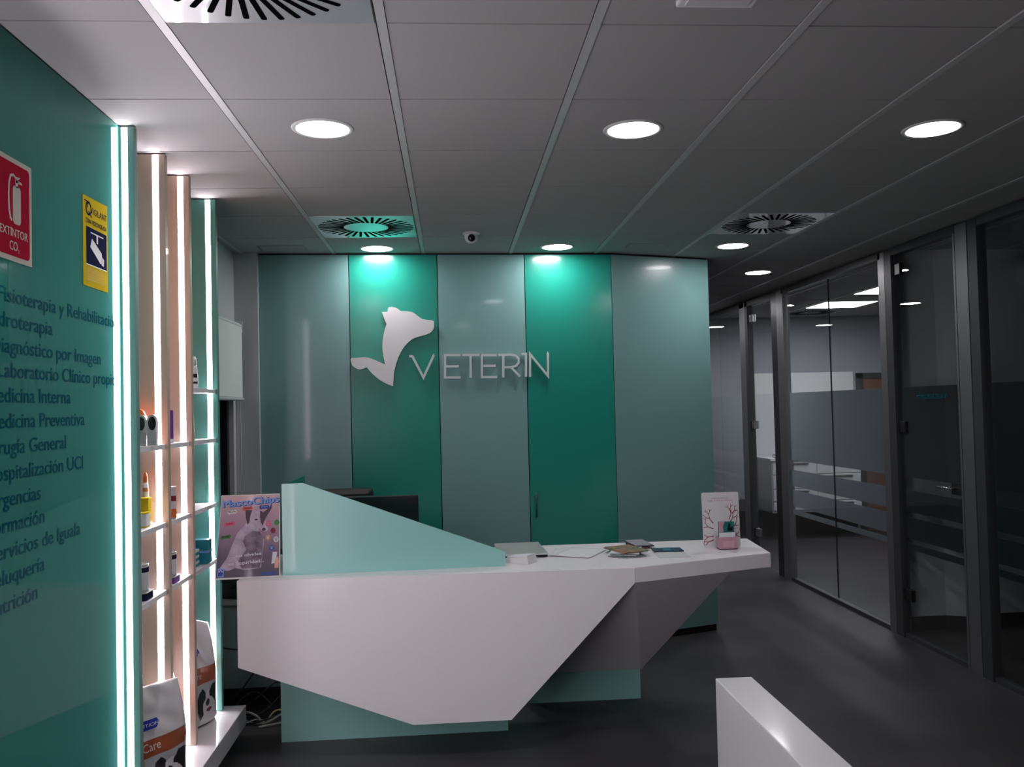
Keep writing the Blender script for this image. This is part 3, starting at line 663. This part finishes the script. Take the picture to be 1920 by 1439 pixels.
STR = {'v':[[(.991,2.022),(1.012,2.022),(1.084,1.876),(1.157,2.028)]], 'e':[[(1.338,2.025),(1.233,2.026),(1.230,1.874),(1.335,1.872)],[(1.231,1.949),(1.323,1.948)]],
 't':[[(1.350,2.026),(1.467,2.024)],[(1.407,2.025),(1.404,1.868)]], 'e2':[[(1.585,2.021),(1.485,2.022),(1.482,1.872),(1.586,1.870)],[(1.484,1.949),(1.578,1.948)]],
 'r':[[(1.598,2.022),(1.685,2.023),(1.719,2.014),(1.738,1.992),(1.737,1.967),(1.718,1.945),(1.683,1.936),(1.629,1.937)],[(1.631,2.022),(1.628,1.867)],[(1.683,1.936),(1.744,1.870)]],
 'i':[[(1.756,2.025),(1.789,2.026),(1.785,1.869)]], 'n':[[(1.813,1.867),(1.817,2.024),(1.938,1.871),(1.942,2.031)]]}
def stroke_bm(bm, P, hw, z0, z1):
    n = len(P); Lf, Rt = [], []
    for i, p in enumerate(P):
        p = Vector(p); a = (Vector(P[i])-Vector(P[i-1])).normalized() if i else None; b = (Vector(P[i+1])-p).normalized() if i < n-1 else None
        dirv = (a or b) if not (a and b) else (a+b).normalized(); nn = Vector((-dirv.y, dirv.x)); s = hw
        if a and b: s = hw/max(.35, abs(nn.dot(Vector((-a.y, a.x)))))
        Lf.append(p+nn*s); Rt.append(p-nn*s)
    prism_bm(bm, [tuple(v) for v in Lf]+[tuple(v) for v in Rt[::-1]], z0, z1)
for ch, SS in STR.items():
    bm = bmesh.new()
    for k, S in enumerate(SS): stroke_bm(bm, S, .0078, .008+.0004*k, .024+.0004*k)
    x, y = SS[0][0]; 
    for q in SS: box_bm(bm, (q[-1][0]-.003, q[-1][1]+.004, 0), (q[-1][0]+.003, q[-1][1]+.010, .009))
    setm(obj('raised_letter', bm, 'letter', t), FW)

# ------------------------------------------------------------------ signs on the lettered wall
fw_ = lambda y, z, off=.001: frame((XW+off, y, z), (0,1,0), (0,0,1))
t = thing('fire_extinguisher_sign', 'red and white fire extinguisher sign on the lettered teal wall', 'sign', (XW, 2.50, 2.23))
f0 = fw_(2.397, 2.09)
poly('sign_board', rrect(0,0,.208,.287,.002), 'cream', t, f0, 0, .002)
poly('red_field', rrect(.014,.014,.194,.273,.014), 'red', t, f0, .0021, .0026)
bm = bmesh.new(); z0, z1 = .0027, .0033
prism_bm(bm, rrect(.098,.105,.142,.212,.012), z0, z1); prism_bm(bm, [(.114,.208),(.126,.208),(.126,.232),(.114,.232)], z0, z1)
prism_bm(bm, [(.112,.230),(.148,.228),(.150,.222),(.112,.222)], z0, z1); prism_bm(bm, [(.114,.238),(.140,.240),(.128,.232),(.114,.230)], z0, z1)
stroke_bm(bm, [(.116,.234),(.100,.240),(.086,.235),(.078,.215),(.075,.18),(.078,.14),(.084,.118),(.092,.112)], .0035, z0, z1)
setm(obj('extinguisher_symbol', bm, 'cream', t), f0)
text('sign_text', 'EXTINTOR', 'cream', t, f0 @ Matrix.Translation((.104,.068,.0028)), .023, width=.155, align='C', bold=.0012, z=0)
text('sign_text', 'CO', 'cream', t, f0 @ Matrix.Translation((.100,.030,.0028)), .025, width=.044, align='C', bold=.0012, z=0)
text('sign_text', '2', 'cream', t, f0 @ Matrix.Translation((.126,.026,.0028)), .009, width=.007, z=0)
t = thing('surveillance_sticker', 'yellow video surveillance sticker near the LED edge of the teal wall', 'sticker', (XW, 3.07, 2.25))
f0 = fw_(2.962, 2.092)
poly('sticker_sheet', [(0,0),(.206,0),(.206,.305),(0,.300)], 'yellow', t, f0, 0, .0012)
poly('symbol_field', [(.024,.075),(.196,.075),(.196,.20),(.024,.20)], 'navy', t, f0, .0013, .0017)
bm = bmesh.new(); box_bm(bm, (.024,.072,.0013), (.196,.075,.0018)); box_bm(bm, (.06,.182,.0018), (.165,.186,.0022)); prism_bm(bm, [(.108,.182),(.120,.182),(.120,.155),(.108,.155)], .0018, .0022)
prism_bm(bm, [(.055,.135),(.070,.165),(.150,.128),(.158,.098),(.142,.090)], .0018, .0022); prism_bm(bm, [(.150,.118),(.172,.108),(.168,.085),(.150,.088)], .0018, .0022)
setm(obj('camera_symbol', bm, 'paper', t), f0)
text('sticker_text', 'VIGILANT', 'navy', t, f0 @ Matrix.Translation((.060,.248,.0016)), .022, width=.138, bold=.001, z=0)
text('sticker_text', 'ZONA VIDEOVIGILADA', 'navy', t, f0 @ Matrix.Translation((.02,.212,.0016)), .016, width=.175, bold=.0008, z=0)
bm = bmesh.new(); n = 20
for i in range(n):
    a, b = 2*PI*i/n, 2*PI*(i+1)/n; c = (.045,.262)
    prism_bm(bm, [(c[0]+.024*math.cos(a),c[1]+.024*math.sin(a)),(c[0]+.024*math.cos(b),c[1]+.024*math.sin(b)),(c[0]+.017*math.cos(b),c[1]+.017*math.sin(b)),(c[0]+.017*math.cos(a),c[1]+.017*math.sin(a))], .0013, .0017)
stroke_bm(bm, [(.012,.285),(.045,.283),(.030,.262)], .002, .0018, .002); stroke_bm(bm, [(.045,.252),(.070,.236)], .003, .0018, .002)
setm(obj('sticker_emblem', bm, 'navy', t), f0)
for k in range(5): text('sticker_text', 'responsable del fichero y derechos', 'tan', t, f0 @ Matrix.Translation((.03,.058-.009*k,.0016)), .004, width=.15-.012*(k%2), z=0)

# roller blind
t = thing('roller_blind', 'pale grey roller blind half lowered over the left window', 'blind', (-1.36, 5.2, 2.25))
def ab(o): return setm(o, Matrix())
bm = bmesh.new(); box_bm(bm, (-1.352, 4.55, 1.765), (-1.349, 5.80, 2.235)); ab(obj('fabric', bm, 'blindf', t))
bm = bmesh.new(); tube_bm(bm, [(-1.372, 4.53, 2.225), (-1.372, 5.80, 2.225)], .024, 16, sub=1); ab(obj('roller_tube', bm, 'plaster', t))
bm = bmesh.new(); tube_bm(bm, [(-1.3505, 4.55, 1.752), (-1.3505, 5.81, 1.752)], .011, 12, sub=1); ab(obj('bottom_bar', bm, 'plaster', t))
bm = bmesh.new(); box_bm(bm, (-1.4195, 5.802, 2.19), (-1.345, 5.812, 2.262), 0, .004); ab(obj('end_bracket', bm, 'white_m', t))
bm = bmesh.new(); tube_bm(bm, [(-1.375,5.83,2.22),(-1.372,5.835,1.6),(-1.375,5.84,1.06),(-1.390,5.84,1.05),(-1.398,5.84,1.07),(-1.398,5.835,1.6),(-1.395,5.83,2.22)], .0025, 6); ab(obj('bead_chain', bm, 'white_m', t))

# ------------------------------------------------------------------ pet food bags
def bag(label, cx, cy, ax, hgt, wid, dep, lean, tops, txt=True, seed=1, slope=0, dogx=.02):
    th = math.atan2(ax[1], ax[0]); t = thing('pet_food_bag', label, 'bag', (cx, cy, ZB+.001), th, group='pet food bags on the base slab')
    rnd = random.Random(seed); nu, nv = 96, 120
    LP = [(0,.55),(.06,.88),(.22,1.0),(.33,.85),(.30,.62),(.22,.52),(.22,.15),(.13,0),(.05,.25)]
    RP = [(.50,.82),(.62,1.04),(.98,.98),(1.02,.60),(.93,.12),(.80,-.06),(.74,.40),(.60,.60),(.50,.66)]
    def inside(P, x, y):
        c = False
        for i in range(len(P)):
            (x1,y1),(x2,y2) = P[i-1], P[i]
            if (y1 > y) != (y2 > y) and x < (x2-x1)*(y-y1)/(y2-y1)+x1: c = not c
        return c
    def dog(x, y):
        u, v = (x+dogx)/.62, (y-.07)/.29
        if inside(LP, u, v) or inside(RP, u, v) or ((u-.40)/.085)**2+((v-.50)/.11)**2 < 1: return 4
        if ((u-.46)/.12)**2+((v-.26)/.06)**2 < 1: return 5
        if .12 < u < .85 and v < .9-.9*abs(u-.45): return 0
        return None
    def mi(u, v):
        x = u*.5; y = v
        if y > .40: 
            if y < .55: return 1
            return 0
        d = dog(u*.5+.1, v)
        if d is not None: return d
        if u < -.45 and .06 < v < .38: return 3
        return 2
    bm = bmesh.new()
    def pt(u, v, s):
        wv = wid/2*(1-.06*v-.10*max(0,v-.8)/.2)*(1-.03*math.sin(v*9))
        top = max(0., 1-max(0, (v-.45))/.55); d = dep/2*(.12+.88*top**.55)*(max(0,1-abs(u)**3.2))**.5*min(1,(v*14+.55))
        d += .0035*math.sin(u*7+v*11+seed)*(1-abs(u))+.0025*math.sin(v*31+u*5+seed)*(1-abs(u))
        z = v*hgt*(1+slope*u*v)
        return (u*wv, -s*max(d,.0012)+lean*v*hgt, z)
    F_ = {}; K_ = {}
    for i in range(nu+1):
        u = -1+2*i/nu
        for j in range(nv+1):
            v = j/nv; F_[i,j] = bm.verts.new(pt(u,v,1)); K_[i,j] = F_[i,j] if i in (0,nu) else bm.verts.new(pt(u,v,-1))
    for i in range(nu):
        for j in range(nv):
            f = bm.faces.new((F_[i,j],F_[i+1,j],F_[i+1,j+1],F_[i,j+1])); f.smooth = True; f.material_index = mi(-1+2*(i+.5)/nu, (j+.5)/nv)
            f = bm.faces.new((K_[i,j],K_[i,j+1],K_[i+1,j+1],K_[i+1,j])); f.smooth = True; f.material_index = 1 if .40 < (j+.5)/nv < .55 else 0
    for j in (0, nv):
        for i in range(nu):
            vs = []
            for q in (F_[i,j],F_[i+1,j],K_[i+1,j],K_[i,j]):
                if q not in vs: vs.append(q)
            if len(vs) > 2:
                try: bm.faces.new(vs)
                except ValueError: pass
    obj('bag_body', bm, ['bagw','brown','bagg','tan','black','pmaroon'], t)
    if txt:
        def on(u, v): p = pt(u, v, 1); return p
        def conform(o, off):
            mw = o.data
            for q in mw.vertices:
                u, v = q.co.x/(wid/2), q.co.y/hgt; p = pt(max(-.97,min(.97,u)), v, 1); q.co = Vector((p[0], p[1]-off, p[2]))
        def decal(name, pts, m, off):
            bm = bmesh.new(); f = bm.faces.new([bm.verts.new((x*wid/2, y*hgt, 0)) for x, y in pts])
            bmesh.ops.triangulate(bm, faces=[f]); bmesh.ops.subdivide_edges(bm, edges=bm.edges[:], cuts=4, use_grid_fill=True)
            o = obj(name, bm, m, t); conform(o, off)
        decal('printed_logo', [(-.9,.63),(-.1,.645),(.02,.69),(-.04,.725),(-.9,.725)], 'blue', .0016)
        def ctext(s, x, y, cap, wdt, m, off):
            me = text_mesh(s); xs = [q.co.x for q in me.vertices]; a, b = min(xs), max(xs)
            for q in me.vertices: q.co.x = x*wid/2+(q.co.x-a)/(b-a)*wdt; q.co.y = y*hgt+q.co.y*cap/.69
            me.materials.clear(); me.materials.append(M[m]); o = bpy.data.objects.new('printed_text', me); C.objects.link(o); o.parent = t; conform(o, off)
        ctext('NUTRITION', -.86, .668, .012, wid*.42, 'paper', .0024)
        ctext('Care', -.50, .455, .030, wid*.25, 'cream', .0020)
    return t
bag('white and brown dog food bag in the nearest bay of the shelving', -1.172, 3.478, (.50,.86), .415, .33, .11, .010, None, True, 1, -.02)
bag('dog food bag seen edge-on in the middle bay of the shelving', -1.222, 3.81, (-.19,.98), .42, .26, .12, .02, None, False, 3)
bag('tall dog food bag in the farthest bay by the desk', -1.232, 4.20, (.34,.94), .50, .34, .12, .01, None, True, 5, -.10)

# ------------------------------------------------------------------ products on the shelves
S1, S2, S3, S0 = 1.5405, 1.2255, .9555, 1.7805
for k, (x, y) in enumerate(((-1.196, 3.50), (-1.153, 3.49))):
    t = thing('blister_pack', ('left' if k == 0 else 'right')+' of two round-topped blister packs on the nearest top shelf', 'package', (x-.004 if k else x-.006, y, S1), math.radians(10))
    P = [(-.019,0),(.019,0),(.021,.09)]+[(.021*math.cos(a), .09+.03*math.sin(a)) for a in [PI*i/10 for i in range(1,10)]]+[(-.021,.09)]
    bm = bmesh.new(); prism_bm(bm, P, -.006, .006); o = obj('card_shell', bm, 'silver', t); o.rotation_euler = (PI/2,0,0)
    bm = bmesh.new(); prism_bm(bm, ell(0,.086,.014,.026,20), .0062, .009); o = obj('dark_window', bm, 'blackg', t); o.rotation_euler = (PI/2,0,0)
    bm = bmesh.new(); prism_bm(bm, rrect(-.015,.008,.015,.052,.004), .0062, .011); o = obj('clear_blister', bm, 'plate', t); o.rotation_euler = (PI/2,0,0)
t = thing('gusset_pouch', 'yellow-orange pouch peeking out behind the blister packs', 'package', (-1.235, 3.57, S1), .1)
bm = bmesh.new(); prism_bm(bm, [(-.035,0),(.035,0),(.034,.10),(.018,.135),(-.02,.16),(-.035,.15)], -.012, .012); o = obj('pouch_body', bm, 'orange', t); o.rotation_euler = (PI/2,0,0)
bm = bmesh.new(); prism_bm(bm, [(-.03,.03),(.03,.03),(.03,.085),(-.03,.085)], .0122, .0135); o = obj('pouch_label', bm, 'yellow', t); o.rotation_euler = (PI/2,0,0)
def carton(label, x, y, z, w, d, h, m, bands=(), rz=0, group=None):
    t = thing('carton', label, 'box', (x, y, z), rz, group)
    bm = bmesh.new(); box_bm(bm, (-w/2,-d/2,0), (w/2,d/2,h), 0, .001); obj('carton_body', bm, m, t)
    for a, b, m2 in bands:
        bm = bmesh.new(); box_bm(bm, (-w/2-.0004,-d/2-.0004,h*a), (w/2+.0004,d/2+.0004,h*b)); obj('printed_band', bm, m2, t)
    return t
carton('yellow carton with a white front on the nearest middle shelf', -1.203, 3.50, S2, .045, .05, .058, 'yellow', ((.1,.9,'paper'),) , .05)
t = C.objects[-1] if False else None
carton('narrow yellow carton standing behind the white-fronted one', -1.214, 3.565, S2, .040, .04, .108, 'yellow', ((.02,.12,'tan'),))
t = thing('applicator_tube', 'white striped tube with an orange cap behind the yellow cartons', 'tube', (-1.222, 3.60, S2))
bm = bmesh.new(); lathe_bm(bm, [(0,0),(.010,0),(.011,.12),(.009,.165),(0,.165)], 16); obj('tube_body', bm, 'paper', t)
bm = bmesh.new(); lathe_bm(bm, [(0,.1655),(.0085,.1655),(.0085,.19),(.004,.205),(0,.207)], 16); obj('cap', bm, 'orange', t)
bm = bmesh.new(); lathe_bm(bm, [(.0113,.085),(.0116,.095),(.0113,.10)], 16); lathe_bm(bm, [(.0113,.13),(.0112,.14),(.011,.145)], 16); obj('printed_bands', bm, 'tan', t)
def can(label, x, y, z, r, h, lab, grp):
    t = thing('food_tin', label, 'tin', (x, y, z), group=grp)
    bm = bmesh.new(); lathe_bm(bm, [(0,0),(r,0),(r*1.02,.002),(r,.005),(r,h-.005),(r*1.02,h-.002),(r*.97,h),(r*.95,h-.003),(0,h-.003)], 28); obj('tin_body', bm, 'silver', t)
    bm = bmesh.new(); lathe_bm(bm, [(r+.0003,.008),(r+.0006,.01),(r+.0006,h-.012),(r+.0003,h-.009)], 28); obj('paper_label', bm, lab, t)
    bm = bmesh.new(); lathe_bm(bm, [(r+.0007,h*.70),(r+.001,h*.72),(r+.001,h*.86),(r+.0007,h*.88)], 28); obj('label_band', bm, 'navy', t); return t
def tray(label, x, y, z, w, d, h, m, grp=None):
    t = thing('food_tray', label, 'food tray', (x, y, z), group=grp)
    bm = bmesh.new(); prism_bm(bm, rrect(-w/2,-d/2,w/2,d/2,.01), 0, h-.003); obj('tray_body', bm, m, t)
    bm = bmesh.new(); prism_bm(bm, rrect(-w/2-.003,-d/2-.003,w/2+.003,d/2+.003,.012), h-.0028, h); obj('foil_lid', bm, 'silver', t); return t
tray('flat dark food tray under the tin in the nearest bay', -1.202, 3.47, S3, .07, .09, .030, 'navy', 'trays under the tins')
can('white food tin standing on a flat tray in the nearest bay', -1.206, 3.47, S3+.0302, .034, .105, 'paper', 'white food tins')
tray('flat purple food tray under the tin in the middle bay', -1.200, 3.80, S3, .07, .09, .028, 'purple', 'trays under the tins')
can('white food tin standing on a purple tray in the middle bay', -1.203, 3.80, S3+.0282, .034, .10, 'paper', 'white food tins')
carton('slim purple carton on the top shelf of the middle bay', -1.196, 3.80, S1, .026, .05, .138, 'purple', ((.02,.12,'paper'),), -.15)
carton('white carton with an orange foot on the middle shelf of the middle bay', -1.198, 3.80, S2, .062, .06, .13, 'paper', ((.02,.30,'orange'),(.55,.72,'pmaroon')), .3)
t = thing('spray_bottle', 'white bottle with a sloping cap on the topmost shelf', 'bottle', (-1.206, 4.20, S0))
bm = bmesh.new(); lathe_bm(bm, [(0,0),(.022,0),(.023,.004),(.0225,.09),(.018,.105),(0,.105)], 24); obj('bottle_body', bm, 'paper', t)
bm = bmesh.new(); lathe_bm(bm, [(0,.1052),(.018,.1052),(.0175,.135),(.013,.148),(0,.15)], 20); obj('cap', bm, 'signw', t)
bm = bmesh.new(); lathe_bm(bm, [(.0232,.05),(.0236,.052),(.0234,.066),(.0231,.068)], 24); lathe_bm(bm, [(.0234,.022),(.0237,.024),(.0236,.030),(.0233,.032)], 24); obj('printed_bands', bm, 'black', t)
t = thing('grooming_brush', 'orange-handled grooming brush standing in the farthest bay', 'brush', (-1.212, 4.20, S1))
bm = bmesh.new(); lathe_bm(bm, [(0,0),(.012,0),(.013,.03),(.009,.06),(.010,.10),(.006,.108),(0,.108)], 16); obj('handle', bm, 'tan', t)
bm = bmesh.new(); lathe_bm(bm, [(0,.1085),(.008,.1085),(.009,.155),(0,.16)], 16); obj('brush_head', bm, 'paper', t)
carton('large teal carton on the lowest shelf of the farthest bay', -1.205, 4.27, S3, .10, .06, .112, 'tealbox', ((.45,.55,'pblue'),))
for k in range(3):
    carton(('lowest', 'middle', 'topmost')[k]+' small white-edged teal carton in front of the large one', -1.208, 4.17, S3+.0262*k, .04, .07, .026, 'tealbox', ((.5,.98,'paper'),), 0, 'small teal cartons')

# ------------------------------------------------------------------ cables behind and below the desk
def cable(label, pts, r, m):
    bm = bmesh.new(); tube_bm(bm, pts, r, 7, sub=8); return tag(obj('cable', bm, m), label, 'cable', 'cables hanging and lying under the desk')
cable('black cable hanging down from the printer to the floor', [(-1.16,5.10,.66),(-1.155,5.05,.55),(-1.10,5.08,.38),(-1.08,5.06,.30),(-1.20,5.06,.12),(-1.3,5.05,.008),(-1.1,4.95,.008)], .005, 'black')
cable('black cable running sideways behind the desk', [(-1.35,5.09,.35),(-1.25,5.07,.335),(-1.10,5.06,.33),(-.9,5.0,.34)], .005, 'black')
cable('black cable looping over the floor below the desk corner', [(-1.30,5.0,.010),(-1.15,4.95,.06),(-1.0,4.98,.17),(-.95,4.96,.14),(-1.05,4.9,.04),(-1.2,4.86,.01),(-1.1,4.8,.01),(-.9,4.82,.06),(-.75,4.85,.10)], .005, 'black')
cable('thick black cable rising to the right behind the plinth', [(-1.28,4.95,.008),(-1.15,4.93,.02),(-1.0,4.90,.05),(-.85,4.88,.10),(-.7,4.85,.14)], .007, 'black')
cable('black cable coiled in a tangle by the shelving base', [(-1.22,4.95,.01),(-1.18,4.9,.10),(-1.10,4.95,.13),(-1.0,4.93,.05),(-.93,4.88,.012),(-.8,4.9,.05),(-.72,4.9,.07)], .0045, 'black')
cable('grey cable arching over the floor to the shelving base', [(-1.22,4.85,.008),(-1.14,4.86,.05),(-1.07,4.84,.03),(-1.04,4.80,.006),(-.98,4.80,.03),(-.9,4.83,.07)], .006, 'cable_g')
cable('yellow network cable lying along the floor under the desk', [(-1.02,4.82,.008),(-.98,4.85,.055),(-.90,4.86,.05),(-.80,4.84,.035),(-.72,4.82,.03)], .005, 'cable_y')
cable('pale grey cable slanting up toward the plinth', [(-1.05,4.75,.006),(-.95,4.78,.012),(-.84,4.80,.03),(-.74,4.8,.05)], .006, 'cable_g')
cable('short loop of pale cable beside the floating base slab', [(-1.14,4.86,.006),(-1.10,4.82,.007),(-1.05,4.80,.007),(-1.04,4.84,.007),(-1.08,4.87,.007),(-1.12,4.83,.007),(-1.15,4.77,.006)], .005, 'cable_g')
